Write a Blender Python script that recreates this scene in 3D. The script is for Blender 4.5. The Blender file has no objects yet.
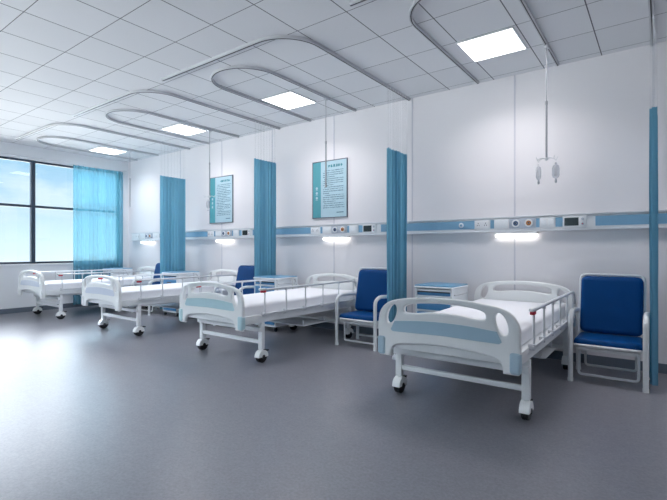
import bpy, bmesh, math, random
from mathutils import Vector, Matrix, noise
PI = math.pi
random.seed(7)
scene = bpy.context.scene
C = scene.collection

# ------------------------------------------------------------------ materials
def mat(name, col, rough=.5, metal=0, spec=.5, coat=0, noise_amt=0, noise_scale=20, bump=0, bump_scale=200):
    m = bpy.data.materials.new(name); m.use_nodes = True
    nt = m.node_tree; b = nt.nodes['Principled BSDF']
    b.inputs['Base Color'].default_value = (*col, 1)
    b.inputs['Roughness'].default_value = rough
    b.inputs['Metallic'].default_value = metal
    b.inputs['Specular IOR Level'].default_value = spec
    b.inputs['Coat Weight'].default_value = coat
    tc = nt.nodes.new('ShaderNodeTexCoord')
    if noise_amt:
        n = nt.nodes.new('ShaderNodeTexNoise'); n.inputs['Scale'].default_value = noise_scale
        n.inputs['Detail'].default_value = 4
        nt.links.new(tc.outputs['Object'], n.inputs['Vector'])
        r = nt.nodes.new('ShaderNodeMapRange')
        r.inputs['To Min'].default_value = 1 - noise_amt; r.inputs['To Max'].default_value = 1 + noise_amt
        nt.links.new(n.outputs['Fac'], r.inputs['Value'])
        h = nt.nodes.new('ShaderNodeHueSaturation'); h.inputs['Color'].default_value = (*col, 1)
        nt.links.new(r.outputs['Result'], h.inputs['Value'])
        nt.links.new(h.outputs['Color'], b.inputs['Base Color'])
    if bump:
        n2 = nt.nodes.new('ShaderNodeTexNoise'); n2.inputs['Scale'].default_value = bump_scale
        n2.inputs['Detail'].default_value = 3
        nt.links.new(tc.outputs['Object'], n2.inputs['Vector'])
        bp = nt.nodes.new('ShaderNodeBump'); bp.inputs['Strength'].default_value = bump
        bp.inputs['Distance'].default_value = .002
        nt.links.new(n2.outputs['Fac'], bp.inputs['Height'])
        nt.links.new(bp.outputs['Normal'], b.inputs['Normal'])
    return m

def emis(name, col, s):
    m = bpy.data.materials.new(name); m.use_nodes = True
    b = m.node_tree.nodes['Principled BSDF']
    b.inputs['Base Color'].default_value = (.9, .9, .9, 1)
    b.inputs['Emission Color'].default_value = (*col, 1)
    b.inputs['Emission Strength'].default_value = s
    return m

def cloth(name, col, trans=.5, alpha=1.0, tcol=None, clear=None):
    m = bpy.data.materials.new(name); m.use_nodes = True
    nt = m.node_tree; nt.nodes.clear()
    out = nt.nodes.new('ShaderNodeOutputMaterial')
    tc = nt.nodes.new('ShaderNodeTexCoord')
    wv = nt.nodes.new('ShaderNodeTexNoise'); wv.inputs['Scale'].default_value = 260
    nt.links.new(tc.outputs['Object'], wv.inputs['Vector'])
    bp = nt.nodes.new('ShaderNodeBump'); bp.inputs['Strength'].default_value = .15; bp.inputs['Distance'].default_value = .001
    nt.links.new(wv.outputs['Fac'], bp.inputs['Height'])
    d = nt.nodes.new('ShaderNodeBsdfDiffuse'); d.inputs['Color'].default_value = (*col, 1)
    nt.links.new(bp.outputs['Normal'], d.inputs['Normal'])
    t = nt.nodes.new('ShaderNodeBsdfTranslucent'); t.inputs['Color'].default_value = (*(tcol or col), 1)
    mx = nt.nodes.new('ShaderNodeMixShader'); mx.inputs['Fac'].default_value = trans
    nt.links.new(d.outputs[0], mx.inputs[1]); nt.links.new(t.outputs[0], mx.inputs[2])
    tr = nt.nodes.new('ShaderNodeBsdfTransparent'); tr.inputs['Color'].default_value = clear or (*[min(1, c * .5 + .5) for c in (tcol or col)], 1)
    m2 = nt.nodes.new('ShaderNodeMixShader'); m2.inputs['Fac'].default_value = alpha
    nt.links.new(tr.outputs[0], m2.inputs[1]); nt.links.new(mx.outputs[0], m2.inputs[2])
    nt.links.new(m2.outputs[0], out.inputs['Surface'])
    return m

def glass(name):
    m = bpy.data.materials.new(name); m.use_nodes = True
    nt = m.node_tree; nt.nodes.clear()
    out = nt.nodes.new('ShaderNodeOutputMaterial')
    tr = nt.nodes.new('ShaderNodeBsdfTransparent'); tr.inputs['Color'].default_value = (.94, .98, 1, 1)
    gl = nt.nodes.new('ShaderNodeBsdfGlossy'); gl.inputs['Roughness'].default_value = .02
    fr = nt.nodes.new('ShaderNodeFresnel'); fr.inputs['IOR'].default_value = 1.45
    mx = nt.nodes.new('ShaderNodeMixShader')
    nt.links.new(fr.outputs[0], mx.inputs['Fac'])
    nt.links.new(tr.outputs[0], mx.inputs[1]); nt.links.new(gl.outputs[0], mx.inputs[2])
    nt.links.new(mx.outputs[0], out.inputs['Surface'])
    return m

def srgb(r, g, b):
    f = lambda c: (c / 255 / 12.92) if c / 255 <= .04045 else ((c / 255 + .055) / 1.055) ** 2.4
    return (f(r), f(g), f(b))

M = {}
M['wall'] = mat('wall_panel', (.79, .775, .80), .42, noise_amt=.02, noise_scale=1.2)
M['wall_paint'] = mat('wall_paint', (.78, .80, .83), .7, noise_amt=.02, noise_scale=2)
M['seam'] = mat('seam_strip', (.60, .60, .66), .5)
M['base'] = mat('grey_skirting', (.13, .16, .20), .45, noise_amt=.05)
M['abs'] = mat('white_plastic', (.87, .885, .88), .3, noise_amt=.02, noise_scale=5)
M['blue_panel'] = mat('pale_blue_inlay', (.40, .57, .68), .35, noise_amt=.03, noise_scale=8)
M['bumper'] = mat('blue_bumper', (.46, .61, .71), .4, noise_amt=.03)
M['steel_white'] = mat('white_painted_steel', (.82, .84, .85), .35, noise_amt=.02)
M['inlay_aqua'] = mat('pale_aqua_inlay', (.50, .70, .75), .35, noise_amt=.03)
M['inlay_haze'] = mat('lavender_inlay_hazed', (.66, .71, .80), .35, noise_amt=.02)  # distance haze put into the inlay colour of the far beds
M['alu'] = mat('brushed_aluminium', (.62, .64, .67), .38, .75, noise_amt=.03)
M['alu_matt'] = mat('anodised_aluminium', (.72, .74, .77), .35, .35, noise_amt=.02)
M['track'] = mat('track_aluminium', (.55, .56, .59), .4, .2)
M['pole'] = mat('pole_steel', (.38, .39, .42), .35, .5)
M['slot'] = mat('dark_slot', (.03, .03, .035), .6)
M['sheet'] = mat('white_sheet', (.84, .85, .89), .85, bump=.35, bump_scale=90)
M['black'] = mat('black_rubber', (.015, .015, .018), .5)
M['darkgrey'] = mat('dark_grey_plastic', (.05, .055, .06), .4)
M['red'] = mat('red_plastic', (.55, .03, .05), .35)
M['orange'] = mat('orange_plastic', (.55, .12, .05), .35)
M['vinyl'] = mat('royal_blue_vinyl', (.0, .060, .225), .5, spec=.15, noise_amt=.08, noise_scale=6, bump=.3, bump_scale=120)
M['cab'] = mat('white_cabinet', (.78, .82, .85), .35, noise_amt=.02)
M['cabblue'] = mat('cabinet_blue', (.06, .25, .50), .35, noise_amt=.04)
M['cabtop'] = mat('cabinet_top_blue', (.14, .35, .55), .3, noise_amt=.04)
M['rail_blue'] = mat('rail_blue_insert', (.20, .39, .56), .35, noise_amt=.04)
M['plate'] = mat('off_white_module', (.80, .82, .84), .4, noise_amt=.01)
M['plate2'] = mat('pale_grey_module', (.45, .50, .58), .4, noise_amt=.02)
M['screen'] = mat('dark_lcd', (.02, .03, .035), .15)
M['gasblue'] = mat('gas_blue', (.04, .10, .22), .3)
M['gasorange'] = mat('gas_amber', (.45, .17, .04), .3)
M['win'] = mat('window_aluminium', (.025, .045, .075), .45, noise_amt=.05)
M['sill'] = mat('window_sill_white', (.8, .82, .85), .4, noise_amt=.01)
M['glass'] = glass('window_glass')
M['poster'] = mat('poster_pale_aqua', (.44, .62, .70), .25, noise_amt=.08, noise_scale=2.5)
M['poster_teal'] = mat('poster_teal', (.10, .36, .42), .25, noise_amt=.05)
M['ink'] = mat('poster_ink', (.02, .09, .16), .4)
M['ink2'] = mat('poster_title_ink', (.01, .22, .27), .4)
M['pframe'] = mat('poster_frame', (.18, .20, .24), .35, .5)
M['curtain'] = cloth('curtain_cloth', (.20, .42, .57), .35, .96, (.15, .47, .60))
M['sheer'] = cloth('sheer_blue_curtain', (.16, .44, .60), .6, .52, (.13, .42, .55))
M['net'] = cloth('white_mesh_net', (.85, .87, .9), .5, .035, None, (1, 1, 1, 1))
M['bag'] = cloth('clear_plastic', (.75, .77, .80), .5, .45)
M['fluid'] = mat('drip_chamber', (.45, .47, .50), .2)
M['lamp'] = emis('ceiling_lamp_diffuser', (1.0, .98, .985), 5)
M['tube'] = emis('bed_lamp_diffuser', (1.0, .95, .87), 3.6)
M['lampframe'] = mat('lamp_frame', (.8, .82, .84), .4)

# floor
def floor_mat():
    m = bpy.data.materials.new('grey_speckled_vinyl'); m.use_nodes = True
    nt = m.node_tree; b = nt.nodes['Principled BSDF']; L = nt.links
    tc = nt.nodes.new('ShaderNodeTexCoord')
    n1 = nt.nodes.new('ShaderNodeTexNoise'); n1.inputs['Scale'].default_value = 55; n1.inputs['Detail'].default_value = 6; n1.inputs['Roughness'].default_value = .75
    n2 = nt.nodes.new('ShaderNodeTexNoise'); n2.inputs['Scale'].default_value = 2.2; n2.inputs['Detail'].default_value = 5
    n3 = nt.nodes.new('ShaderNodeTexNoise'); n3.inputs['Scale'].default_value = 14; n3.inputs['Detail'].default_value = 4
    for n in (n1, n2, n3): L.new(tc.outputs['Object'], n.inputs['Vector'])
    r = nt.nodes.new('ShaderNodeValToRGB')
    r.color_ramp.elements[0].position = .32; r.color_ramp.elements[0].color = (.155, .158, .182, 1)
    r.color_ramp.elements[1].position = .68; r.color_ramp.elements[1].color = (.245, .246, .282, 1)
    L.new(n1.outputs['Fac'], r.inputs['Fac'])
    mr = nt.nodes.new('ShaderNodeMapRange'); mr.inputs['To Min'].default_value = .86; mr.inputs['To Max'].default_value = 1.14
    L.new(n3.outputs['Fac'], mr.inputs['Value'])
    h = nt.nodes.new('ShaderNodeHueSaturation'); L.new(mr.outputs['Result'], h.inputs['Value']); L.new(r.outputs['Color'], h.inputs['Color'])
    L.new(h.outputs['Color'], b.inputs['Base Color'])
    m2 = nt.nodes.new('ShaderNodeMapRange'); m2.inputs['To Min'].default_value = .29; m2.inputs['To Max'].default_value = .35
    L.new(n2.outputs['Fac'], m2.inputs['Value']); L.new(m2.outputs['Result'], b.inputs['Roughness'])
    b.inputs['Specular IOR Level'].default_value = .85
    bp = nt.nodes.new('ShaderNodeBump'); bp.inputs['Strength'].default_value = .02; bp.inputs['Distance'].default_value = .001
    L.new(n1.outputs['Fac'], bp.inputs['Height']); L.new(bp.outputs['Normal'], b.inputs['Normal'])
    return m
M['floor'] = floor_mat()

TX, TY, TS, TSX = -.516, 5.40, .56, .565
def ceil_mat():
    m = bpy.data.materials.new('mineral_ceiling_tiles'); m.use_nodes = True
    nt = m.node_tree; b = nt.nodes['Principled BSDF']; L = nt.links
    tc = nt.nodes.new('ShaderNodeTexCoord'); sx = nt.nodes.new('ShaderNodeSeparateXYZ')
    L.new(tc.outputs['Object'], sx.inputs[0])
    def mth(op, a, bb=None):
        n = nt.nodes.new('ShaderNodeMath'); n.operation = op
        for i, v in enumerate((a, bb)):
            if v is None: continue
            if isinstance(v, (int, float)): n.inputs[i].default_value = v
            else: L.new(v, n.inputs[i])
        return n.outputs[0]
    def line(s, off, size, w):
        q = mth('FRACT', mth('DIVIDE', mth('SUBTRACT', s, off - 100 * size), size))
        d = mth('ABSOLUTE', mth('SUBTRACT', q, .5))
        return mth('GREATER_THAN', d, .5 - w / size / 2)
    gx = line(sx.outputs['X'], TX, TSX, .010); gy = line(sx.outputs['Y'], TY, TS, .007)
    g = mth('MAXIMUM', gx, gy)
    n = nt.nodes.new('ShaderNodeTexNoise'); n.inputs['Scale'].default_value = 160; n.inputs['Detail'].default_value = 3
    L.new(tc.outputs['Object'], n.inputs['Vector'])
    # each tile a touch different
    fx = mth('FLOOR', mth('DIVIDE', mth('SUBTRACT', sx.outputs['X'], TX), TSX)); fy = mth('FLOOR', mth('DIVIDE', mth('SUBTRACT', sx.outputs['Y'], TY), TS))
    cb = nt.nodes.new('ShaderNodeCombineXYZ'); L.new(fx, cb.inputs[0]); L.new(fy, cb.inputs[1])
    wn = nt.nodes.new('ShaderNodeTexWhiteNoise'); L.new(cb.outputs[0], wn.inputs['Vector'])
    v = mth('ADD', mth('MULTIPLY', wn.outputs['Value'], .05), mth('MULTIPLY', n.outputs['Fac'], .06))
    hs = nt.nodes.new('ShaderNodeHueSaturation'); hs.inputs['Color'].default_value = (.78, .79, .81, 1)
    L.new(mth('ADD', v, .93), hs.inputs['Value'])
    mx = nt.nodes.new('ShaderNodeMix'); mx.data_type = 'RGBA'
    L.new(g, mx.inputs['Factor']); L.new(hs.outputs['Color'], mx.inputs['A']); mx.inputs['B'].default_value = (.13, .135, .15, 1)
    L.new(mx.outputs['Result'], b.inputs['Base Color'])
    b.inputs['Roughness'].default_value = .85
    bp = nt.nodes.new('ShaderNodeBump'); bp.inputs['Strength'].default_value = .2; bp.inputs['Distance'].default_value = .003; bp.invert = True
    L.new(g, bp.inputs['Height']); L.new(bp.outputs['Normal'], b.inputs['Normal'])
    return m
M['ceil'] = ceil_mat()

# ------------------------------------------------------------------ mesh helpers
class MB:
    def __init__(s): s.bm = bmesh.new()
    def box(s, x0, x1, y0, y1, z0, z1, bev=0, seg=2):
        r = bmesh.ops.create_cube(s.bm, size=1)
        vs = r['verts']
        bmesh.ops.scale(s.bm, vec=(x1 - x0, y1 - y0, z1 - z0), verts=vs)
        bmesh.ops.translate(s.bm, vec=((x0 + x1) / 2, (y0 + y1) / 2, (z0 + z1) / 2), verts=vs)
        if bev:
            es = list({e for v in vs for e in v.link_edges})
            bmesh.ops.bevel(s.bm, geom=es, offset=bev, segments=seg, profile=.5, affect='EDGES')
        return s
    def cyl(s, p, q, r, n=16, r2=None):
        p, q = Vector(p), Vector(q); d = q - p
        mt = Matrix.Translation((p + q) / 2) @ d.to_track_quat('Z', 'Y').to_matrix().to_4x4()
        bmesh.ops.create_cone(s.bm, cap_ends=True, segments=n, radius1=r, radius2=r if r2 is None else r2, depth=d.length, matrix=mt)
        return s
    def tube(s, pts, r, n=10, closed=False, rz=None):
        pts = [Vector(p) for p in pts]; N = len(pts); rings = []
        for i, p in enumerate(pts):
            a = pts[i - 1] if (i or closed) else p
            b = pts[(i + 1) % N] if (i < N - 1 or closed) else p
            t = (b - a).normalized()
            up = Vector((0, 0, 1)) if abs(t.z) < .95 else Vector((0, 1, 0))
            if i and rings: up = last_v
            u = t.cross(up).normalized(); v = u.cross(t).normalized(); last_v = v
            rings.append([s.bm.verts.new(p + u * r * math.cos(2 * PI * k / n) + v * (rz or r) * math.sin(2 * PI * k / n)) for k in range(n)])
        for i in range(N if closed else N - 1):
            A, B = rings[i], rings[(i + 1) % N]
            for k in range(n): s.bm.faces.new((A[k], A[(k + 1) % n], B[(k + 1) % n], B[k]))
        if not closed:
            s.bm.faces.new(rings[0][::-1]); s.bm.faces.new(rings[-1])
        return s
    def lathe(s, prof, c, n=24, axis='Z'):
        rings = []
        for r, z in prof:
            ring = []
            for k in range(n):
                a = 2 * PI * k / n; x, y = r * math.cos(a), r * math.sin(a)
                v = (x, y, z) if axis == 'Z' else ((z, x, y) if axis == 'X' else (x, z, y))
                ring.append(s.bm.verts.new(Vector(c) + Vector(v)))
            rings.append(ring)
        for A, B in zip(rings, rings[1:]):
            for k in range(n): s.bm.faces.new((A[k], A[(k + 1) % n], B[(k + 1) % n], B[k]))
        s.bm.faces.new(rings[0]); s.bm.faces.new(rings[-1])
        return s
    def build(s, name, material, parent=None, smooth=True, loc=None):
        bmesh.ops.recalc_face_normals(s.bm, faces=s.bm.faces)
        me = bpy.data.meshes.new(name); s.bm.to_mesh(me); s.bm.free()
        me.materials.append(material)
        return link(name, me, parent, smooth, loc)

def link(name, me, parent=None, smooth=True, loc=None):
    if smooth:
        me.polygons.foreach_set('use_smooth', [True] * len(me.polygons))
        try: me.set_sharp_from_angle(angle=math.radians(38))
        except Exception: pass
    o = bpy.data.objects.new(name, me); C.objects.link(o)
    if parent: o.parent = parent
    if loc: o.location = loc
    return o

def fillet(pts, r, n=6):
    """round the inner corners of a polyline"""
    pts = [Vector(p) for p in pts]; out = [pts[0]]
    for a, b, c in zip(pts, pts[1:], pts[2:]):
        rr = min(r, (a - b).length * .49, (c - b).length * .49)
        p0 = b + (a - b).normalized() * rr; p1 = b + (c - b).normalized() * rr
        for i in range(n + 1):
            t = i / n; out.append(p0 * (1 - t) ** 2 + b * 2 * t * (1 - t) + p1 * t * t)
    out.append(pts[-1]); return out

def empty(name, loc=(0, 0, 0), rz=0):
    o = bpy.data.objects.new(name, None); C.objects.link(o); o.location = loc; o.rotation_euler.z = rz
    o.empty_display_size = .1
    return o
def tag(o, label=None, cat=None, group=None, kind=None):
    if label: o['label'] = label
    if cat: o['category'] = cat
    if group: o['group'] = group
    if kind: o['kind'] = kind
    return o
def kids(o): return [c for c in bpy.data.objects if c.parent is o]
def copy_tree(o, parent=None):
    c = o.copy(); C.objects.link(c)
    if parent: c.parent = parent
    for ch in kids(o): copy_tree(ch, c)
    return c

def curve_mesh(name, splines, extrude, bevel, material, res=3, sx_=.955):
    """filled 2D outline(s) in XZ with rounded edges, centred on y = 0"""
    splines = [[(px * sx_, pz) for px, pz in sp_] for sp_ in splines]
    cu = bpy.data.curves.new(name, 'CURVE'); cu.dimensions = '2D'; cu.fill_mode = 'BOTH'
    cu.extrude = extrude; cu.bevel_depth = bevel; cu.bevel_resolution = res; cu.offset = -bevel
    for pts in splines:
        sp = cu.splines.new('POLY'); sp.points.add(len(pts) - 1)
        for p, q in zip(sp.points, pts): p.co = (q[0], q[1], 0, 1)
        sp.use_cyclic_u = True
    o = bpy.data.objects.new(name, cu); C.objects.link(o)
    dg = bpy.context.evaluated_depsgraph_get()
    me = bpy.data.meshes.new_from_object(o.evaluated_get(dg))
    bpy.data.objects.remove(o); bpy.data.curves.remove(cu)
    me.transform(Matrix.Rotation(PI / 2, 4, 'X'))
    me.name = name; me.materials.clear(); me.materials.append(material)
    return me

def smooth_closed(pts, n=6):
    """Catmull-Rom through the points; a point given as (x, z, 1) stays a corner"""
    out = []; N = len(pts)
    for i in range(N):
        p0, p1, p2, p3 = pts[i - 1], pts[i], pts[(i + 1) % N], pts[(i + 2) % N]
        a, b = Vector(p1[:2]), Vector(p2[:2])
        m1 = Vector((0, 0)) if len(p1) > 2 else (b - Vector(p0[:2])) / 2
        m2 = Vector((0, 0)) if len(p2) > 2 else (Vector(p3[:2]) - a) / 2
        if len(p1) > 2: m1 = b - a
        if len(p2) > 2: m2 = b - a
        for k in range(n):
            t = k / n
            h00 = 2 * t ** 3 - 3 * t * t + 1; h10 = t ** 3 - 2 * t * t + t; h01 = -2 * t ** 3 + 3 * t * t; h11 = t ** 3 - t * t
            out.append(tuple(a * h00 + m1 * h10 + b * h01 + m2 * h11))
    return out

# ------------------------------------------------------------------ the room
XL, XR, YF, YB, H = -10.15, 3.0, 5.5, -3.2, 3.31
def struct(o): o['kind'] = 'structure'; return o
def tagged_box(name, m, *b, bev=0): return struct(MB().box(*b, bev=bev).build(name, m, smooth=bool(bev)))
tagged_box('floor', M['floor'], XL - .2, XR + .2, YB - .2, YF + .2, -.1, 0)
tagged_box('ceiling', M['ceil'], XL - .2, XR + .2, YB - .2, YF + .2, H, H + .1)
w = tagged_box('wall_front', M['wall'], XL - .2, XR + .2, YF, YF + .2, 0, H)
tagged_box('wall_right', M['wall_paint'], XR, XR + .2, YB, YF, 0, H)
wb = MB()
BX0, BX1 = -9.4, -1.6
wb.box(XL, XR, YB - .2, YB, 0, .955); wb.box(XL, XR, YB - .2, YB, 3.035, H); wb.box(XL, BX0, YB - .2, YB, .955, 3.035); wb.box(BX1, XR, YB - .2, YB, .955, 3.035)
struct(wb.build('wall_back', M['wall_paint'], smooth=False))
# window wall
WY0, WY1, WZ0, WZ1 = -2.2, 5.30, .955, 3.035
wl = MB()
wl.box(XL - .2, XL, YB, YF, 0, WZ0); wl.box(XL - .2, XL, YB, YF, WZ1, H)
wl.box(XL - .2, XL, YB, WY0, WZ0, WZ1); wl.box(XL - .2, XL, WY1, YF, WZ0, WZ1)
struct(wl.build('wall_left', M['wall_paint'], smooth=False))
# skirtings
tagged_box('baseboard_front', M['base'], XL, XR, YF - .012, YF, 0, .095)
tagged_box('baseboard_left', M['base'], XL, XL + .012, YB, YF - .012, 0, .095)
tagged_box('baseboard_back', M['base'], XL + .012, XR, YB, YB + .012, 0, .095)
tagged_box('baseboard_right', M['base'], XR - .012, XR, YB + .012, YF - .012, 0, .095)
# window : frame with mullions, four lights
ymul = [WY0, -.18, 1.68, 3.54, WY1]
fr = MB()
X0, X1 = XL - .12, XL - .05
fr.box(X0, X1, WY0, WY1, WZ0, WZ0 + .04); fr.box(X0, X1, WY0, WY1, WZ1 - .04, WZ1)
for y in ymul[1:-1]: fr.box(X0 - .01, X1 + .01, y - .036, y + .036, WZ0, WZ1)
fr.box(X0, X1, WY0, WY0 + .05, WZ0, WZ1); fr.box(X0, X1, WY1 - .05, WY1, WZ0, WZ1)
fr.box(X0 + .001, X1 - .001, WY0, WY1, 2.085, 2.135)
win = struct(fr.build('window_1', M['win'], smooth=False))
for a, b in zip(ymul, ymul[1:]):
    for z0, z1 in ((WZ0 + .04, 2.085), (2.135, WZ1 - .04)):
        MB().box(XL - .09, XL - .084, a + .036, b - .036, z0, z1).build('pane', M['glass'], win, smooth=False)
MB().box(XL - .05, XL + .025, WY0 - .03, WY1, WZ0 - .03, WZ0, bev=.006).build('sill', M['sill'], win)

# unseen window band, added behind the camera so its sky fills the room
f2 = MB(); xm = [BX0 + (BX1 - BX0) * q / 5 for q in range(6)]
for x in xm: f2.box(max(BX0, x - .04), min(BX1, x + .04), YB - .13, YB - .05, WZ0, WZ1)
f2.box(BX0, BX1, YB - .12, YB - .06, WZ0, WZ0 + .04); f2.box(BX0, BX1, YB - .12, YB - .06, WZ1 - .04, WZ1); f2.box(BX0, BX1, YB - .12, YB - .06, 2.085, 2.135)
fill_win = struct(f2.build('added_fill_window', M['win'], smooth=False))
for a, b in zip(xm, xm[1:]):
    for z0, z1 in ((WZ0 + .04, 2.085), (2.135, WZ1 - .04)):
        MB().box(a + .04, b - .04, YB - .09, YB - .084, z0, z1).build('pane', M['glass'], fill_win, smooth=False)

# seams of the wall cladding
k = 0
for x in (-8.08, -6.75, -5.41, -4.08, -2.745, -1.405, -.07, 1.26):
    k += 1
    tagged_box('trim_%d' % k, M['seam'], x - .009, x + .009, YF - .004, YF, .095, H)

# ------------------------------------------------------------------ ceiling lights
BAY = ['nearest the camera', 'second from the camera', 'third from the camera', 'farthest from the camera']
lights = [(-1.385, 4.56), (-4.16, 4.56), (-6.62, 4.58), (-9.3, 4.60)]
def make_panel(nm):
    r = empty(nm)
    f = MB(); a = .268
    for s in (-1, 1):
        f.box(s * a - .008, s * a + .008, -a, a, -.014, 0, bev=.003); f.box(-a, a, s * a - .008, s * a + .008, -.014, 0, bev=.003)
    f.build('frame', M['lampframe'], r)
    MB().box(-a + .006, a - .006, -a + .006, a - .006, -.010, -.004).build('diffuser', M['lamp'], r, smooth=False)
    la = bpy.data.lights.new('lamp', 'AREA'); la.shape = 'SQUARE'; la.size = .50; la.energy = 15.5; la.color = (1.0, .96, .97)
    la.spread = math.radians(135)      # prismatic diffuser: little light at flat angles
    lo = bpy.data.objects.new('lamp', la); C.objects.link(lo); lo.location.z = -.0145; lo.parent = r
    return r
lp = make_panel('ceiling_light')
pos = ['square ceiling light panel over the large bed in the foreground',
       'square ceiling light panel inside the second oval track from the right',
       'bright ceiling light panel over the third bed, second from the window',
       'small bright ceiling light panel nearest the window']
for i, (x, y) in enumerate(lights):
    o = lp if i == 0 else copy_tree(lp)
    o.location = (x, y, H); tag(o, pos[i], 'ceiling light', 'square ceiling light panels')
# extra panel out of view, added at the row's spacing to brighten the right side
o = copy_tree(lp); o.location = (1.42, 4.56, H)
tag(o, 'added unseen ceiling light panel beyond the right curtain, brightening the right wall', 'ceiling light', 'square ceiling light panels')

# ------------------------------------------------------------------ curtain tracks and infusion tracks
def arc(cx, cy, r, a0, a1, n=12): return [(cx + r * math.cos(a0 + (a1 - a0) * i / n), cy + r * math.sin(a0 + (a1 - a0) * i / n)) for i in range(n + 1)]
def sweep_track(name, path, w, hgt, z1):
    """rectangular rail swept along a 2D path with a dark slot underneath"""
    def strip(mb, w, z0, z1):
        P = [Vector((p[0], p[1])) for p in path]; L = []
        for i, p in enumerate(P):
            t = ((P[min(i + 1, len(P) - 1)]) - P[max(i - 1, 0)]).normalized(); nn = Vector((-t.y, t.x))
            a, b = p + nn * w / 2, p - nn * w / 2
            L.append([mb.bm.verts.new((a.x, a.y, z0)), mb.bm.verts.new((b.x, b.y, z0)), mb.bm.verts.new((b.x, b.y, z1)), mb.bm.verts.new((a.x, a.y, z1))])
        for A, B in zip(L, L[1:]):
            for k in range(4): mb.bm.faces.new((A[k], A[(k + 1) % 4], B[(k + 1) % 4], B[k]))
        mb.bm.faces.new(L[0]); mb.bm.faces.new(L[-1][::-1]); return mb
    o = strip(MB(), w, z1 - hgt, z1).build(name, M['track'])
    strip(MB(), w * .30, z1 - hgt - .002, z1 - hgt + .001).build('slot', M['slot'], o)
    return o
TRK = [-.075, -2.78, -5.22, -7.73]
LEFT = [-2.10, -4.86, -7.25, -9.62]
lab = ['curtain track at the right edge running out above the blue chair',
       'long curved curtain track between the two nearest light panels',
       'curved curtain track between the second and third light panels',
       'faint curved curtain track closest to the window']
for i in range(4):
    r = .42; y0 = 3.06; xa = TRK[i]
    path = [(xa, YF - .02), (xa, 4.6), (xa, y0 + r)] + arc(xa - r, y0 + r, r, 0, -PI / 2)[1:] + [(LEFT[i] + .5, y0), (LEFT[i], y0)]
    o = sweep_track('curtain_track', path, .034, .03, H)
    tag(o, lab[i], 'curtain track', 'curtain tracks')
IVX = [(-1.82, -.93), (-4.50, -3.64), (-7.05, -6.20), (-9.65, -8.80)]
lab = ['U-shaped infusion track around the largest ceiling light',
       'oval infusion track around the second ceiling light',
       'infusion track around the third ceiling light from the right',
       'infusion track around the ceiling light nearest the window']
for i, (xa, xb) in enumerate(IVX):
    r = (xb - xa) / 2; yc = 3.72
    path = [(xb, YF - .06), (xb, 4.6), (xb, yc)] + arc(xa + r, yc, r, 0, -PI, 20)[1:] + [(xa, 4.6), (xa, YF - .06)]
    o = sweep_track('infusion_track', path, .030, .028, H)
    tag(o, lab[i], 'infusion track', 'infusion tracks')

# infusion poles hanging from the tracks
def iv_pole(x, y, zb, label, hooks=True):
    r = empty('infusion_pole', (x, y, H - .028))
    L = H - .028 - zb
    MB().box(-.018, .018, -.03, .03, -.03, 0, bev=.004).build('trolley', M['alu'], r)
    MB().cyl((0, 0, -.03), (0, 0, -L * .55), .0055, 8).build('upper_rod', M['pole'], r)
    MB().cyl((0, 0, -L * .5), (0, 0, -L + .01), .0095, 10).cyl((0, 0, -L * .52), (0, 0, -L * .49), .013, 10).build('lower_rod', M['pole'], r)
    hk = MB().lathe([(.008, -.012), (.016, -.006), (.016, .012), (.008, .018)], (0, 0, -L), 12)
    for a in (.35, PI - .35, PI + .6, -.6) if hooks else ():
        ca, sa = math.cos(a), math.sin(a); R = .085
        pts = [(0, 0, -L + .004), (ca * R * .5, sa * R * .5, -L + .014), (ca * R * .85, sa * R * .85, -L + .004), (ca * R, sa * R, -L - .014), (ca * R * 1.12, sa * R * 1.12, -L + .000), (ca * R * 1.2, sa * R * 1.2, -L + .022)]
        hk.tube(fillet(pts, .015, 3), .0035, 6)
    hk.build('hook', M['alu'], r)
    return tag(r, label, 'drip pole', 'infusion poles')
iv_pole(-.93, 4.83, 2.14, 'thin metal infusion pole with two drip bottles hanging over the nearest bed')
iv_pole(-3.64, 4.72, 2.09, 'thin infusion pole hanging in front of the larger poster', False)
iv_pole(-6.20, 4.79, 2.14, 'thin infusion pole hanging beside the smaller poster')
iv_pole(-8.80, 4.80, 2.12, 'faint infusion pole hanging at the far corner near the window', False)
def iv_bag(x, y, z, label, slim=False):
    r = empty('drip_bottle', (x, y, z))
    k = .75 if slim else 1
    MB().lathe([(.004, 0), (.010 * k, -.006), (.011 * k, -.02), (.028 * k, -.035), (.034 * k, -.06), (.034 * k, -.13), (.026 * k, -.15), (.010, -.16), (.008, -.175)], (0, 0, 0), 16).build('bottle', M['bag'], r)
    MB().lathe([(.0055, -.172), (.011, -.18), (.011, -.195), (.005, -.205)], (0, 0, 0), 12).build('cap', M['fluid'], r)
    MB().tube([(0, 0, .022), (.006, 0, .012), (0, 0, 0), (-.006, 0, .012), (0, 0, .022)], .002, 5).build('hanging_loop', M['alu'], r)
    return tag(r, label, 'drip bottle', 'drip bottles on infusion hooks')
iv_bag(-.93 + .085 * math.cos(.35), 4.83 + .085 * math.sin(.35), 2.105, 'wider clear drip bottle on the right hook over the nearest bed')
iv_bag(-.93 + .085 * math.cos(PI - .35), 4.83 + .085 * math.sin(PI - .35), 2.105, 'slim clear drip bottle on the left hook over the nearest bed', True)
iv_bag(-6.20 + .085 * math.cos(PI - .35), 4.79 + .085 * math.sin(PI - .35), 2.105, 'small drip bottle hanging left of the smaller poster', True)

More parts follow.
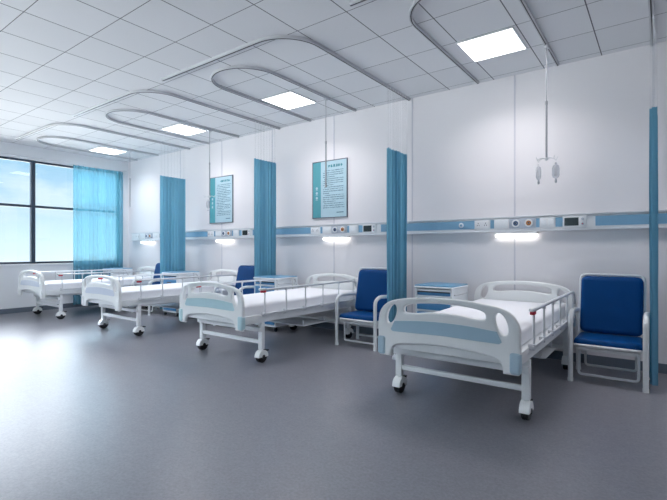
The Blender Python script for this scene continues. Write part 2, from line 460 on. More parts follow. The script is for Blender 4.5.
# ------------------------------------------------------------------ wall service rail
ZR0, ZR1 = 1.45, 1.622
r = empty('medical_wall_rail', ((XL + XR) / 2, YF, ZR0)); rx, ry, rz = r.location
def part(mb, name, m, parent, off, smooth=True):
    """build geometry given in world coordinates under a parent whose origin is at off"""
    bmesh.ops.translate(mb.bm, vec=(-off[0], -off[1], -off[2]), verts=mb.bm.verts)
    return mb.build(name, m, parent, smooth)
RX0, RX1 = -9.92, 2.6
mb = MB().box(RX0, RX1, YF - .050, YF, ZR0, ZR1, bev=.006)
part(mb, 'channel', M['plate'], r, r.location)
part(MB().box(RX0, RX1, YF - .066, YF, ZR1 - .012, ZR1 + .006, bev=.003), 'top_edge', M['alu_matt'], r, r.location)
part(MB().box(RX0, RX1, YF - .064, YF, ZR0 - .006, ZR0 + .012, bev=.003), 'bottom_edge', M['alu_matt'], r, r.location)
off4 = [0, -2.635, -5.24, -7.88]
for i, d in enumerate([2.64] + off4):
    x0 = -2.71 + d if i < 4 else None
    a = -2.62 + d - .65; b = -1.87 + d
    if i == 4: continue
    part(MB().box(a + .06, b, YF - .054, YF - .048, 1.49, 1.592), 'blue_insert', M['rail_blue'], r, r.location, False)
for d in off4[:3]:
    for a, b in ((-1.675, -1.63), (-1.158, -1.122), (-.955, -.885)):
        part(MB().box(a + d, b + d, YF - .054, YF - .048, 1.49, 1.592), 'blue_insert', M['rail_blue'], r, r.location, False)
tag(r, 'long white horizontal service rail with blue inserts along the bed wall', 'medical rail')

# modules on the rail
def mod(name, x0, x1, z0, z1, m=None):
    e = empty(name, ((x0 + x1) / 2, YF - .050, (z0 + z1) / 2))
    w, h = (x1 - x0) / 2, (z1 - z0) / 2
    MB().box(-w, w, -.012, 0, -h, h, bev=.004).build('plate', m or M['plate'], e)
    return e
where = ['above the nearest bed', 'above the second bed, under larger poster', 'above the third bed, under smaller poster', 'above the farthest bed, near window']
ms = mod('power_socket', -1.865, -1.685, 1.488, 1.596)
for sx in (-.045, .045):
    for dx, dz in ((-.012, -.01), (.012, -.01), (0, .014)):
        MB().box(sx + dx - .003, sx + dx + .003, -.0135, -.011, dz - .008, dz + .008).build('pin_hole', M['slot'], ms, smooth=False)
mw = mod('cable_cover', -1.628, -1.455, 1.485, 1.598)
MB().box(-.078, .078, -.014, -.011, -.044, .044, bev=.003).build('lid', M['cab'], mw)
mg = mod('gas_outlet_panel', -1.452, -1.160, 1.486, 1.598, M['plate2'])
for sx, mm in ((-.070, 'gasblue'), (.072, 'gasorange')):
    MB().lathe([(.044, -.010), (.046, -.020), (.042, -.026), (.030, -.026)], (sx, 0, 0), 24, 'Y').build('outlet_ring', M['plate'], mg)
    q = MB().lathe([(.029, -.024), (.027, -.030), (.012, -.030), (.010, -.024)], (sx, 0, 0), 20, 'Y').build('outlet_valve', M[mm], mg)
    MB().lathe([(.009, -.028), (.009, -.034), (.002, -.035)], (sx, 0, 0), 12, 'Y').build('pin', M['slot'], q)
mc = mod('switch_plate', -1.118, -.958, 1.485, 1.598)
for sx in (-.04, .04): MB().box(sx - .030, sx + .030, -.016, -.011, -.034, .034, bev=.003).build('rocker', M['cab'], mc)
mn = mod('nurse_call_unit', -.882, -.652, 1.476, 1.606)
MB().box(-.098, .040, -.0145, -.011, -.044, .044).build('screen', M['screen'], mn, smooth=False)
for dz in (-.026, .026): MB().lathe([(.014, -.011), (.014, -.017), (.010, -.018)], (.078, 0, dz), 14, 'Y').build('button', M['plate2'], mn)
MB().lathe([(.006, -.017), (.006, -.020), (.003, -.021)], (.078, 0, -.026), 10, 'Y').build('call_light', M['red'], mn)
ml = empty('bed_head_lamp', (-1.38, YF, 1.41))
MB().box(-.235, .235, -.075, 0, .010, .032, bev=.004).build('housing', M['plate'], ml)
MB().box(-.230, .230, -.072, -.012, -.028, .010, bev=.008).build('diffuser', M['tube'], ml)
mo = empty('oxygen_socket', (-2.035, YF - .054, 1.54))
MB().lathe([(.030, 0), (.032, -.008), (.026, -.012)], (0, 0, 0), 20, 'Y').build('ring', M['plate'], mo)
MB().lathe([(.016, -.010), (.014, -.015), (.004, -.016)], (0, 0, 0), 14, 'Y').build('socket', M['rail_blue'], mo)
specs = [(ms, 'white socket plate on the wall rail', 'power socket', 'rail socket plates'), (mw, 'blank white cover plate left of the valves', 'cover plate', 'rail cover plates'),
         (mg, 'grey panel with blue and amber gas valves', 'gas outlet', 'gas outlet panels'), (mc, 'white rocker switch plate', 'switch', 'rail switch plates'),
         (mn, 'white nurse call unit with a dark screen', 'nurse call unit', 'nurse call units'), (ml, 'lit bar lamp under the wall rail', 'bed lamp', 'bar lamps under the rail')]
for e, l, c, g in specs:
    for i in range(4):
        o = e if i == 0 else copy_tree(e)
        if i: o.location.x += off4[i]
        tag(o, l + ' ' + where[i], c, g)
tag(mo, 'small round socket on the blue rail insert left of the nearest bed', 'socket')

# ------------------------------------------------------------------ posters
def poster(x0, x1, z0, z1, label, seed):
    rnd = random.Random(seed); W, Hh = x1 - x0, z1 - z0
    e = empty('wall_poster', ((x0 + x1) / 2, YF, z0))
    f = MB(); t = .013
    f.box(-W / 2, W / 2, -.022, 0, 0, t, bev=.003); f.box(-W / 2, W / 2, -.022, 0, Hh - t, Hh, bev=.003)
    f.box(-W / 2, -W / 2 + t, -.022, 0, t, Hh - t, bev=.003); f.box(W / 2 - t, W / 2, -.022, 0, t, Hh - t, bev=.003)
    f.build('frame', M['pframe'], e)
    MB().box(-W / 2 + .01, W / 2 - .01, -.014, -.002, .01, Hh - .01).build('print', M['poster'], e, smooth=False)
    MB().box(-W / 2 + .012, -W / 2 + .17, -.0155, -.0135, .012, Hh - .012).build('side_band', M['poster_teal'], e, smooth=False)
    lg = MB()
    for q in range(3):
        z = Hh * (.36 + .085 * q)
        lg.cyl((-W / 2 + .09, -.0155, z), (-W / 2 + .09, -.0170, z), .022, 14)
        lg.box(-W / 2 + .065, -W / 2 + .115, -.0168, -.0155, z - .036, z - .030)
    lg.build('emblem', M['poster'], e)
    ti = MB(); x = -W / 2 + .32
    while x < W / 2 - .10:
        g = .040
        for _ in range(4):
            if rnd.random() < .5: a = rnd.uniform(0, g * .7); ti.box(x, x + g * .9, -.0162, -.0140, Hh * .875 + a, Hh * .875 + a + .009)
            else: a = rnd.uniform(0, g * .7); ti.box(x + a, x + a + .009, -.0160, -.0140, Hh * .875, Hh * .875 + g)
        x += g * 1.18
    ti.build('title', M['ink2'], e, smooth=False)
    tx = MB(); z = Hh * .815; n = 0
    while z > Hh * .14:
        xs = -W / 2 + (.215 if n % 4 else .24); xe = W / 2 - .06 - (rnd.uniform(.1, .35) if n % 4 == 3 else rnd.uniform(0, .03)); x = xs
        while x < xe:
            g = .0185
            tx.box(x, x + g * .85, -.0160, -.0140, z + rnd.uniform(0, .004), z + .006 + rnd.uniform(0, .003))
            if rnd.random() < .7: tx.box(x + g * .3, x + g * .3 + .004, -.0158, -.0140, z - .005, z + .012)
            x += g * 1.12
        z -= .032; n += 1
    tx.box(W / 2 - .20, W / 2 - .07, -.0160, -.0140, Hh * .085, Hh * .085 + .011)
    tx.build('text', M['ink'], e, smooth=False)
    return tag(e, label, 'poster', 'notice posters on the bed wall')
poster(-4.50, -3.82, 1.73, 2.63, 'larger pale aqua notice poster with a teal side band above the second bed', 3)
poster(-7.10, -6.42, 1.745, 2.635, 'smaller-looking aqua notice poster above the third bed, between two curtains', 5)

# ------------------------------------------------------------------ curtains
def curtain(x, y0, y1, z0, z1, label, net=True, pleats=9, amp=.032, m='curtain', along='y', seed=0, nm='privacy_curtain', ph0=0):
    rnd = random.Random(seed)
    e = empty(nm, (x, (y0 + y1) / 2, z0) if along == 'y' else ((y0 + y1) / 2, x, z0))
    L = y1 - y0; n = pleats * 12; rows = 26
    ph = [rnd.uniform(-.5, .5) for _ in range(pleats + 2)]
    def off(s, v):
        c = s * pleats; i = int(c); f = c - i
        p = ph[i] * (1 - f) + ph[i + 1] * f
        a = amp * (.75 + .35 * math.sin(3.1 * s * pleats / 2 + seed))
        return a * math.sin(2 * PI * c + p + ph0) + .006 * math.sin(7 * v + 9 * s) * (1 - v)
    def sheet(za, zb, name, mm, rows, scale=1.0):
        mb = MB(); grid = []
        for j in range(rows + 1):
            v = j / rows; row = []
            for i in range(n + 1):
                s = i / n
                o_ = off(s, (za + (zb - za) * v) / 3.3) * scale
                yy = -L / 2 + L * s + .25 * amp * math.sin(4 * PI * s * pleats + 1)
                zz = za + (zb - za) * v - z0
                row.append(mb.bm.verts.new((o_, yy, zz) if along == 'y' else (yy, o_, zz)))
            grid.append(row)
        for A, B in zip(grid, grid[1:]):
            for i in range(n): mb.bm.faces.new((A[i], A[i + 1], B[i + 1], B[i]))
        return mb.build(name, mm, e)
    sheet(z0, z1, 'cloth', M[m], rows)
    if m != 'sheer':
        # hem and heading band
        sheet(z0 - .004, z0 + .05, 'hem', M[m], 2, 1.06)
    if net: sheet(z1 - .01, H - .045, 'mesh_top', M['net'], 8)
    hk = MB()
    for q in range(pleats):
        yy = -L / 2 + L * (q + .5) / pleats
        zt = (H - .05 if net else z1) - z0
        if along == 'y': hk.cyl((0, yy, zt - .01), (0, yy, zt + .02), .003, 6)
    if net: hk.build('runner', M['plate'], e)
    else: hk.bm.free()
    return tag(e, label, 'curtain', 'privacy curtains between beds' if net else None)
curtain(-.060, 4.72, 5.28, 0.06, 2.47, 'narrow teal privacy curtain at the right edge beside the blue chair', pleats=8, seed=1, amp=.028)
curtain(-2.735, 4.78, 5.31, .10, 2.50, 'tall blue privacy curtain between the two nearest beds', pleats=8, seed=2)
curtain(-5.205, 4.88, 5.38, .10, 2.69, 'tall teal privacy curtain left of the larger poster', pleats=8, seed=3)
curtain(-7.72, 4.80, 5.36, .10, 2.66, 'teal privacy curtain left of the smaller poster, nearest the window', pleats=8, seed=4)
# sheer curtain on the window, hung on its own rod
curtain(XL + .065, 4.24, 5.33, .06, 3.05, 'sheer cyan curtain drawn to the corner over the window', net=False, pleats=13, amp=.020, m='sheer', seed=6, nm='window_curtain')
rod = MB().cyl((XL + .065, -2.4, 3.07), (XL + .065, 5.42, 3.07), .011, 12).build('curtain_rod', M['alu_matt'])
for y in (-2.3, 0.2, 2.7, 5.40): MB().box(XL, XL + .09, y - .008, y + .008, 3.062, 3.078).build('bracket', M['alu_matt'], rod)
tag(rod, 'slim white curtain rod above the window', 'curtain rod')

# ------------------------------------------------------------------ hospital bed
def board_mesh():
    half = [(-.575, .402, 1), (-.575, .52), (-.575, .66), (-.558, .735), (-.51, .795), (-.43, .832), (-.28, .857), (-.12, .869)]
    arch = [(-.455, .385, 1), (-.450, .43), (-.425, .468), (-.36, .492), (-.20, .508), (-.05, .513)]
    top = half + [(-x, z, *c) for x, z, *c in half[::-1]]
    bot = [(-x, z, *c) for x, z, *c in arch] + arch[::-1]
    outline = smooth_closed([(-.560, .385, 1)] + top + [(.560, .385, 1)] + bot)
    def oval(s):
        pts = []
        for k in range(20):
            a = 2 * PI * k / 20
            x, z = 0.039 * math.cos(a), .080 * math.sin(a)
            t = -.38; pts.append((s * (-.446 + x * math.cos(t) - z * math.sin(t) ), .722 + x * math.sin(t) * 1 + z * math.cos(t)))
        return [(x, z) for x, z in pts]
    sl = smooth_closed([(-.33, .762), (-.318, .792), (-.25, .812), (-.1, .826), (.1, .826), (.25, .812), (.318, .792), (.33, .762), (.315, .742), (.24, .742), (.1, .758), (-.1, .758), (-.24, .742), (-.315, .742)], 4)
    return curve_mesh('bed_board', [outline, oval(1), oval(-1), sl], .008, .014, M['abs'])
BOARD = board_mesh()
INLAY = curve_mesh('inlay', [smooth_closed([(-.45, .600, 1), (-.415, .668, 1), (-.2, .686), (0, .691), (.2, .686), (.415, .668, 1), (.45, .600, 1), (.43, .586, 1), (.2, .590), (0, .594), (-.2, .590), (-.43, .586, 1)], 5)], .002, .002, M['blue_panel'], 2)

BY0, BY1 = 3.12, 5.41   # foot and head of every bed
def make_board(parent, y, flip):
    b = link('footboard' if not flip else 'headboard', BOARD, parent, True, (0, y - BY0, 0))
    s = 1 if flip else -1
    link('inlay_panel', INLAY, b, True, (0, s * .022, 0))
    for sx in (-1, 1):
        MB().box(sx * .515 - .037, sx * .515 + .037, -.034, .028, .392, .540, bev=.022, seg=4).build('corner_bumper', M['bumper'], b)
    return b
def make_caster(parent, x, y):
    e = MB(); n = 20; w = .036; ang = [math.radians(-4 + 188 * q / n) for q in range(n + 1)]
    def slab(x0, x1, r0):
        ps = [(r0 * math.cos(a), r0 * math.sin(a)) for a in ang]
        A = [e.bm.verts.new((x0, y_, z_)) for y_, z_ in ps]; B = [e.bm.verts.new((x1, y_, z_)) for y_, z_ in ps]
        e.bm.faces.new(A); e.bm.faces.new(B[::-1])
        for q in range(len(A)): e.bm.faces.new((A[q], A[(q + 1) % len(A)], B[(q + 1) % len(A)], B[q]))
    slab(-w, -w + .010, .066); slab(w - .010, w, .066)
    for q in range(n):   # curved cover over the wheels
        a0, a1 = ang[q], ang[q + 1]; V = []
        for r_ in (.066, .072):
            for x_ in (-w + .002, w - .002):
                for a in (a0, a1): V.append(e.bm.verts.new((x_, r_ * math.cos(a), r_ * math.sin(a))))
        for f_ in ((0, 1, 3, 2), (4, 5, 7, 6), (0, 1, 5, 4), (2, 3, 7, 6), (0, 2, 6, 4), (1, 3, 7, 5)): e.bm.faces.new([V[g] for g in f_])
    e.cyl((0, 0, .06), (0, 0, .095), .020, 14)
    e.bm.verts.ensure_lookup_table()
    c = e.build('caster', M['abs'], parent, loc=(x, y, .068))
    MB().lathe([(.03, -.025), (.058, -.027), (.067, -.022), (.068, -.006), (.062, -.003), (.062, .003), (.068, .006), (.067, .022), (.058, .027), (.03, .025)], (0, 0, 0), 28, 'X').build('tyre', M['black'], c)
    MB().lathe([(.020, -w - .003), (.022, -w + .001), (.022, w - .001), (.020, w + .003)], (0, 0, 0), 18, 'X').build('axle_cap', M['black'], c)
    MB().box(-.026, .026, .060, .092, .050, .064, bev=.004).build('brake_pedal', M['black'], c)
    return c
def make_rail(parent, sx):
    x = sx * .566; y0, y1 = .26, 2.04; zt, zb = .80, .565
    rr = MB().tube(fillet([(x, y0 - .02, zt), (x, y1 - .05, zt), (x, y1 + .02, zt - .03), (x, y1 + .07, zt - .13)], .05, 6), .0165, 12, rz=.013)
    rr.box(x - .008, x + .008, y0 - .01, y1 + .06, zb - .045, zb - .022, bev=.004)
    o = rr.build('side_rail', M['alu_matt'], parent)
    for i in range(6):
        yy = y0 + .025 + (y1 - y0 - .07) * i / 5
        pts = [(x, yy, zt - .008), (x, yy, zb + .09), (x, yy + .012, zb + .04), (x, yy, zb - .03)]
        MB().tube(fillet(pts, .03, 4), .0085, 8).lathe([(.013, zt - .03), (.015, zt - .012), (.010, zt - .005)], (x, yy, 0), 10).box(min(x - sx * .036, x + sx * .011), max(x - sx * .036, x + sx * .011), yy - .016, yy + .016, zb - .055, zb - .012, bev=.003).build('post', M['alu_matt'], o)
    MB().box(x - .018, x + .018, y0 - .055, y0 + .03, zt - .006, zt + .018, bev=.007, seg=3).build('end_cap', M['abs'], o)
    MB().box(x - .016, x + .016, y0 - .030, y0 + .035, zt - .032, zt - .007, bev=.006).build('release_latch', M['red'], o)
    return o
def make_bed():
    r = empty('hospital_bed')
    fb = make_board(r, BY0, False); hb = make_board(r, BY1, True)
    # mattress with a fitted sheet
    m = MB(); mx, y0, y1, z0, z1 = .47, .045, BY1 - BY0 - .045, .515, .640
    m.box(-mx, mx, y0, y1, z0, z1)
    bmesh.ops.subdivide_edges(m.bm, edges=m.bm.edges[:], cuts=26, use_grid_fill=True)
    for v in m.bm.verts:
        x, y, z = v.co
        # round the edges
        ex = max(0, abs(x) - (mx - .035)); ey = max(0, (y0 + .035) - y, y - (y1 - .035)); ez = max(0, z - (z1 - .035), (z0 + .02) - z)
        q = math.sqrt(ex * ex + ey * ey + ez * ez)
        if q > .035:
            f = .035 / q
            sx_ = 1 if x > 0 else -1
            v.co.x = x - sx_ * ex * (1 - f)
            v.co.y = y + (ey * (1 - f) if y < 1 else -ey * (1 - f))
            v.co.z = z + (-ez * (1 - f) if z > .55 else ez * (1 - f))
        nz = noise.noise(Vector((x * 2.2, y * 1.6, 3))) * .008 + noise.noise(Vector((x * 7, y * 5, z * 9))) * .004
        if z > z0 + .02: v.co.z += nz + (.010 * max(0, 1 - (y1 - y) / .5))
        v.co.x += noise.noise(Vector((y * 6, z * 12, x))) * .004
    m.build('mattress', M['sheet'], r)
    # bed deck and side beams
    f = MB()
    for sx in (-1, 1):
        f.box(sx * .525 - .014, sx * .525 + .014, .03, BY1 - BY0 - .03, .440, .530, bev=.008)
        f.box(sx * .30 - .02, sx * .30 + .02, .27, BY1 - BY0 - .32, .392, .432, bev=.004)
    f.box(-.525, .525, .035, .065, .440, .505, bev=.005); f.box(-.525, .525, BY1 - BY0 - .06, BY1 - BY0 - .03, .440, .505, bev=.005)
    for y in (.6, 1.1, 1.6): f.box(-.50, .50, y - .02, y + .02, .46, .49)
    f.box(-.525, .525, .045, BY1 - BY0 - .045, .500, .512)
    # chassis cross members
    for y in (.285, 1.96):
        f.box(-.545, .545, y - .022, y + .022, .345, .392, bev=.005)
        f.box(-.50, .50, y - .016, y + .016, .205, .245, bev=.004)
    f.box(-.545, .545, .225, .262, .345, .392, bev=.005)
    # hinge plates between chassis and deck
    for sx in (-.30, .30):
        for y in (.7, 1.5): f.box(sx - .005, sx + .005, y - .05, y + .05, .42, .47)
    f.build('bed_frame', M['steel_white'], r)
    for sx in (-1, 1):
        for y in (.285, 1.96):
            MB().box(sx * .515 - .029, sx * .515 + .029, y - .024, y + .024, .146, .440, bev=.006).build('leg', M['steel_white'], r)
            make_caster(r, sx * .515, y)
    make_rail(r, 1); lr = make_rail(r, -1)
    t = MB().box(-.44, .50, 1.02, 1.50, .290, .302, bev=.004)
    for sx in (-.4, .46):
        for y in (1.05, 1.47): t.cyl((sx, y, .30), (sx, y, .36), .006, 8)
    t.build('under_bed_tray', M['alu_matt'], r)
    # crank under the foot end
    cr = MB().cyl((-.18, .26, .42), (-.18, 1.0, .42), .010, 8).cyl((.18, .26, .42), (.18, 1.0, .42), .010, 8)
    cr.build('crank_shaft', M['darkgrey'], r)
    return r, lr
bed, left_rail = make_bed()
BX = [-1.305, -4.03, -6.52, -9.09]
lab = ['large white hospital bed in the right foreground with its left rail lowered',
       'white hospital bed under the larger poster, with both metal rails raised',
       'white hospital bed third from the right, in front of the smaller poster',
       'small far hospital bed nearest the window']
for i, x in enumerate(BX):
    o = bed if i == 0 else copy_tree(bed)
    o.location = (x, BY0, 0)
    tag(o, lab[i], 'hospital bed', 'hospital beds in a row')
    if i:   # paler inlays and caps; the two far beds carry distance haze in their colour
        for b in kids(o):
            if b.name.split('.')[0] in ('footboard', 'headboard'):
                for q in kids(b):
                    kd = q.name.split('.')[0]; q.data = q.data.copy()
                    q.data.materials[0] = M['inlay_aqua'] if i == 1 else M['inlay_haze' if kd == 'inlay_panel' else 'abs']
left_rail.location.z = -.235   # folded down on the nearest bed only

# ------------------------------------------------------------------ bedside cabinets
def make_cabinet():
    e = empty('bedside_cabinet'); W, D = .228, .25
    b = MB()
    b.box(-W, -W + .022, -D, D, .07, .775, bev=.006); b.box(W - .022, W, -D, D, .07, .775, bev=.006)
    b.box(-W, W, D - .02, D, .07, .775); b.box(-W, W, -D, D, .07, .095)
    for z in (.735, .665, .50, .345): b.box(-W + .01, W - .01, -D, D - .01, z, z + .022, bev=.003)
    b.build('body', M['cab'], e)
    t = MB().box(-W - .012, W + .012, -D - .015, D, .770, .790, bev=.009, seg=3).build('top_tray', M['cab'], e)
    MB().box(-W - .004, W + .004, -D - .004, D - .008, .786, .806, bev=.007).build('top_pad', M['cabtop'], t)
    d = MB().box(-W + .024, W - .024, -D + .006, D - .04, .690, .730, bev=.003).build('pull_out_shelf', M['cabblue'], e)
    MB().box(-W + .03, W - .03, -D - .001, -D + .008, .722, .734).build('shadow_gap', M['slot'], d)
    for z0, z1 in ((.525, .660), (.370, .495)):
        d = MB().box(-W + .026, W - .026, -D - .006, D - .06, z0, z1, bev=.006).build('drawer', M['cabblue'], e)
        MB().tube(fillet([(-.06, -D - .004, (z0 + z1) / 2 + .01), (-.045, -D - .020, (z0 + z1) / 2 + .022), (.045, -D - .020, (z0 + z1) / 2 + .022), (.06, -D - .004, (z0 + z1) / 2 + .01)], .01, 3), .008, 8).build('handle', M['darkgrey'], d)
    dr = MB().box(-W + .026, W - .026, -D - .006, -D + .02, .100, .340, bev=.006).build('door', M['cabblue'], e)
    MB().box(-W + .045, -W + .060, -D - .018, -D - .004, .19, .26, bev=.004).build('handle', M['darkgrey'], dr)
    MB().tube(fillet([(W, -D + .06, .70), (W + .014, -D + .06, .70), (W + .014, D - .06, .70), (W, D - .06, .70)], .02, 4), .006, 8).build('towel_bar', M['alu'], e)
    for sx in (-1, 1):
        for sy in (-1, 1):
            MB().cyl((sx * (W - .03) - .012, sy * (D - .04), .026), (sx * (W - .03) + .012, sy * (D - .04), .026), .026, 16).box(sx * (W - .03) - .018, sx * (W - .03) + .018, sy * (D - .04) - .015, sy * (D - .04) + .015, .045, .072).build('caster', M['darkgrey'], e)
    return e
cab = make_cabinet()
CX = [-2.122, -4.868, -7.362, -9.862]
lab = ['white and blue bedside cabinet seen through the nearest footboard',
       'blue-topped bedside cabinet beside the second bed, partly behind a teal curtain',
       'blue-topped bedside cabinet left of the third bed',
       'blue-topped bedside cabinet in the far corner by the window']
for i, x in enumerate(CX):
    o = cab if i == 0 else copy_tree(cab)
    o.location = (x, 5.03 if i < 3 else 5.10, 0); o.scale.z = 1.02
    if i == 3: o.scale = (.75, 1, 1.02)
    tag(o, lab[i], 'bedside cabinet', 'bedside cabinets')

# ------------------------------------------------------------------ attendant chairs
def pad(w, h, t, mb, place):
    """soft cushion w x h x t, rounded corners, put into the world by place(u, v, n)"""
    nu, nv = 22, 22; bm = mb.bm; top, bot = [], []
    def corner(u, v):
        r = .055; x, y = u * w / 2, v * h / 2
        dx, dy = abs(x) - (w / 2 - r), abs(y) - (h / 2 - r)
        if dx > 0 and dy > 0:
            q = math.hypot(dx, dy); m_ = max(dx, dy) / q
            x = math.copysign(w / 2 - r + dx * m_, x); y = math.copysign(h / 2 - r + dy * m_, y)
        return x, y
    for j in range(nv + 1):
        A, B = [], []
        for i in range(nu + 1):
            u, v = -1 + 2 * i / nu, -1 + 2 * j / nv
            u = math.copysign(1 - (1 - abs(u)) ** 1.4, u); v = math.copysign(1 - (1 - abs(v)) ** 1.4, v)
            x, y = corner(u, v)
            e = max(abs(u), abs(v)); k = math.sqrt(max(0, 1 - max(0, (e - .86) / .14) ** 2))
            A.append(bm.verts.new(place(x, y, t * (.35 + .65 * k)))); B.append(bm.verts.new(place(x, y, 0)))
        top.append(A); bot.append(B)
    for G, fl in ((top, 0), (bot, 1)):
        for j in range(nv):
            for i in range(nu):
                q = (G[j][i], G[j][i + 1], G[j + 1][i + 1], G[j + 1][i]); bm.faces.new(q[::-1] if fl else q)
    ring = [(0, i) for i in range(nu)] + [(j, nu) for j in range(nv)] + [(nv, i) for i in range(nu, 0, -1)] + [(j, 0) for j in range(nv, 0, -1)]
    for a, b in zip(ring, ring[1:] + ring[:1]):
        bm.faces.new((bot[a[0]][a[1]], bot[b[0]][b[1]], top[b[0]][b[1]], top[a[0]][a[1]]))
    return mb
def make_chair():
    """origin on the floor under the middle of the front edge, facing -y"""
    e = empty('attendant_chair'); hw = .290
    for s in (-1, 1):
        x = s * hw
        pts = [(x, 0, .012), (x, 0, .60), (x, .10, .648), (x, .44, .628), (x, .49, .60), (x, .49, .012)]
        a = MB().tube(fillet(pts, .075, 7), .022, 12).build('arm_frame', M['steel_white'], e)
        for y in (0, .49): MB().cyl((x, y, 0), (x, y, .03), .025, 14).build('rubber_foot', M['steel_white'], a)
    # seat frame
    f = MB().tube(fillet([(-.255, .42, .345), (-.255, -.005, .345), (.255, -.005, .345), (.255, .42, .345)], .05, 5), .014, 10)
    f.tube(fillet([(-.250, .42, .318), (-.250, .012, .318), (.250, .012, .318), (.250, .42, .318)], .05, 5), .010, 8)
    for y in (.08, .40): f.cyl((-hw, y, .335), (hw, y, .335), .011, 10)
    f.build('seat_frame', M['steel_white'], e)
    g = MB().tube(fillet([(-.235, .10, .32), (-.235, .10, .055), (.235, .10, .055), (.235, .10, .32)], .03, 5), .0125, 10)
    g.tube(fillet([(-.21, .36, .32), (-.21, .36, .09), (.21, .36, .09), (.21, .36, .32)], .03, 5), .0115, 10)
    g.build('folding_leg', M['steel_white'], e)
    MB().box(-.23, .23, .02, .40, .292, .312, bev=.006).build('folded_mattress_board', M['steel_white'], e)
    pad(.54, .46, .055, MB(), lambda x, y, n: (x, y + .225, .352 + n)).build('seat', M['vinyl'], e)
    a = math.radians(12)
    def pl(x, y, n):
        v = y + .28
        return (x, .40 + v * math.sin(a) - n * math.cos(a), .415 + v * math.cos(a) + n * math.sin(a) * 0)
    pad(.525, .565, .055, MB(), pl).build('backrest', M['vinyl'], e)
    bp = lambda x, v: (x, .395 + v * math.sin(a), .415 + v * math.cos(a))
    MB().tube(fillet([bp(-.268, -.02), bp(-.268, .578), bp(.268, .578), bp(.268, -.02)], .06, 6), .0135, 10).build('back_frame', M['steel_white'], e)
    return e
ch = make_chair()
CHX = [-.402, -3.095, -5.56, -8.07]
lab = ['blue vinyl attendant chair at the right edge, fully in view beside the nearest bed',
       'blue vinyl attendant chair between the second bed and the blue curtain',
       'blue chair mostly hidden behind the teal curtain right of the third bed',
       'blue chair half hidden behind the third bed, near the farthest curtain']
for i, x in enumerate(CHX):
    o = ch if i == 0 else copy_tree(ch)
    o.location = (x, 4.67 if i == 0 else 4.62, 0)
    tag(o, lab[i], 'chair', 'blue attendant chairs')

# ------------------------------------------------------------------ world : bright hazy sky
wd = bpy.data.worlds.new('sky'); scene.world = wd; wd.use_nodes = True
nt = wd.node_tree; nt.nodes.clear(); L = nt.links
out = nt.nodes.new('ShaderNodeOutputWorld'); bg = nt.nodes.new('ShaderNodeBackground')
tc = nt.nodes.new('ShaderNodeTexCoord'); sp = nt.nodes.new('ShaderNodeSeparateXYZ')
L.new(tc.outputs['Generated'], sp.inputs[0])
zr = nt.nodes.new('ShaderNodeMapRange'); zr.inputs['From Min'].default_value = -1; L.new(sp.outputs['Z'], zr.inputs['Value'])
rp = nt.nodes.new('ShaderNodeValToRGB'); e = rp.color_ramp.elements
stops = [(-1, (9.5, 9.3, 9.0)), (-.14, (9.5, 9.3, 9.0)), (-.05, (1.15, 1.25, 1.28)), (.01, (.95, 1.15, 1.2)), (.08, (.66, .90, 1.10)),
         (.19, (.40, .72, .95)), (.25, (.6, .95, 1.15)), (.33, (14.2, 14.2, 14.8)), (1, (12.5, 12.5, 13.5))]
e[0].position = 0; e[0].color = (*stops[0][1], 1); e[1].position = 1; e[1].color = (*stops[-1][1], 1)
for z, c in stops[1:-1]:
    q = e.new((z + 1) / 2); q.color = (*c, 1)
L.new(zr.outputs['Result'], rp.inputs['Fac'])
mp = nt.nodes.new('ShaderNodeMapping'); mp.inputs['Scale'].default_value = (1, 1, 2.2)
L.new(tc.outputs['Generated'], mp.inputs['Vector'])
nz = nt.nodes.new('ShaderNodeTexNoise'); nz.inputs['Scale'].default_value = 5; nz.inputs['Detail'].default_value = 6; nz.inputs['Roughness'].default_value = .55
L.new(mp.outputs['Vector'], nz.inputs['Vector'])
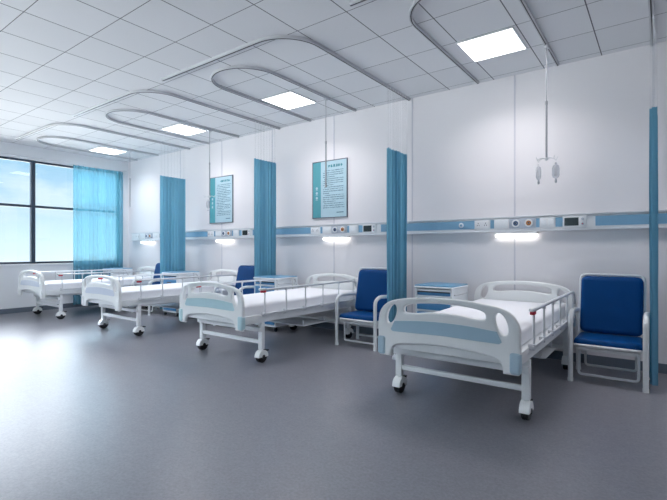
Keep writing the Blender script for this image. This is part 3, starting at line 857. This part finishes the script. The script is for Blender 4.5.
cr = nt.nodes.new('ShaderNodeMapRange'); cr.inputs['From Min'].default_value = .47; cr.inputs['From Max'].default_value = .62; cr.inputs['To Max'].default_value = .85
L.new(nz.outputs['Fac'], cr.inputs['Value'])
mk = nt.nodes.new('ShaderNodeMapRange'); mk.inputs['From Min'].default_value = .30; mk.inputs['From Max'].default_value = .22
L.new(sp.outputs['Z'], mk.inputs['Value'])
mk2 = nt.nodes.new('ShaderNodeMapRange'); mk2.inputs['From Min'].default_value = -.02; mk2.inputs['From Max'].default_value = .02
L.new(sp.outputs['Z'], mk2.inputs['Value'])
ml1 = nt.nodes.new('ShaderNodeMath'); ml1.operation = 'MULTIPLY'; L.new(mk.outputs['Result'], ml1.inputs[0]); L.new(mk2.outputs['Result'], ml1.inputs[1])
ml2 = nt.nodes.new('ShaderNodeMath'); ml2.operation = 'MULTIPLY'; L.new(ml1.outputs[0], ml2.inputs[0]); L.new(cr.outputs['Result'], ml2.inputs[1])
mx = nt.nodes.new('ShaderNodeMix'); mx.data_type = 'RGBA'
L.new(ml2.outputs[0], mx.inputs['Factor']); L.new(rp.outputs['Color'], mx.inputs['A']); mx.inputs['B'].default_value = (.92, 1.05, 1.1, 1)
L.new(mx.outputs['Result'], bg.inputs['Color']); bg.inputs['Strength'].default_value = 1.0
L.new(bg.outputs[0], out.inputs['Surface'])

# ------------------------------------------------------------------ camera
cam = bpy.data.cameras.new('camera'); co = bpy.data.objects.new('camera', cam); C.objects.link(co)
cam.sensor_width = 36; cam.lens = 441.6 / 667 * 36
co.location = (0, 0, 1.23); co.rotation_euler = (PI / 2, 0, math.atan(328.5 / 441.6))
cam.clip_start = .05
scene.camera = co

scene.view_settings.view_transform = 'Standard'; scene.view_settings.look = 'None'
scene.view_settings.gamma = 1; scene.view_settings.use_curve_mapping = False
scene.view_settings.exposure = 0.0
scene.cycles.use_denoising = True
scene.cycles.max_bounces = 10; scene.cycles.diffuse_bounces = 8; scene.cycles.transparent_max_bounces = 24
scene.cycles.sample_clamp_indirect = 8
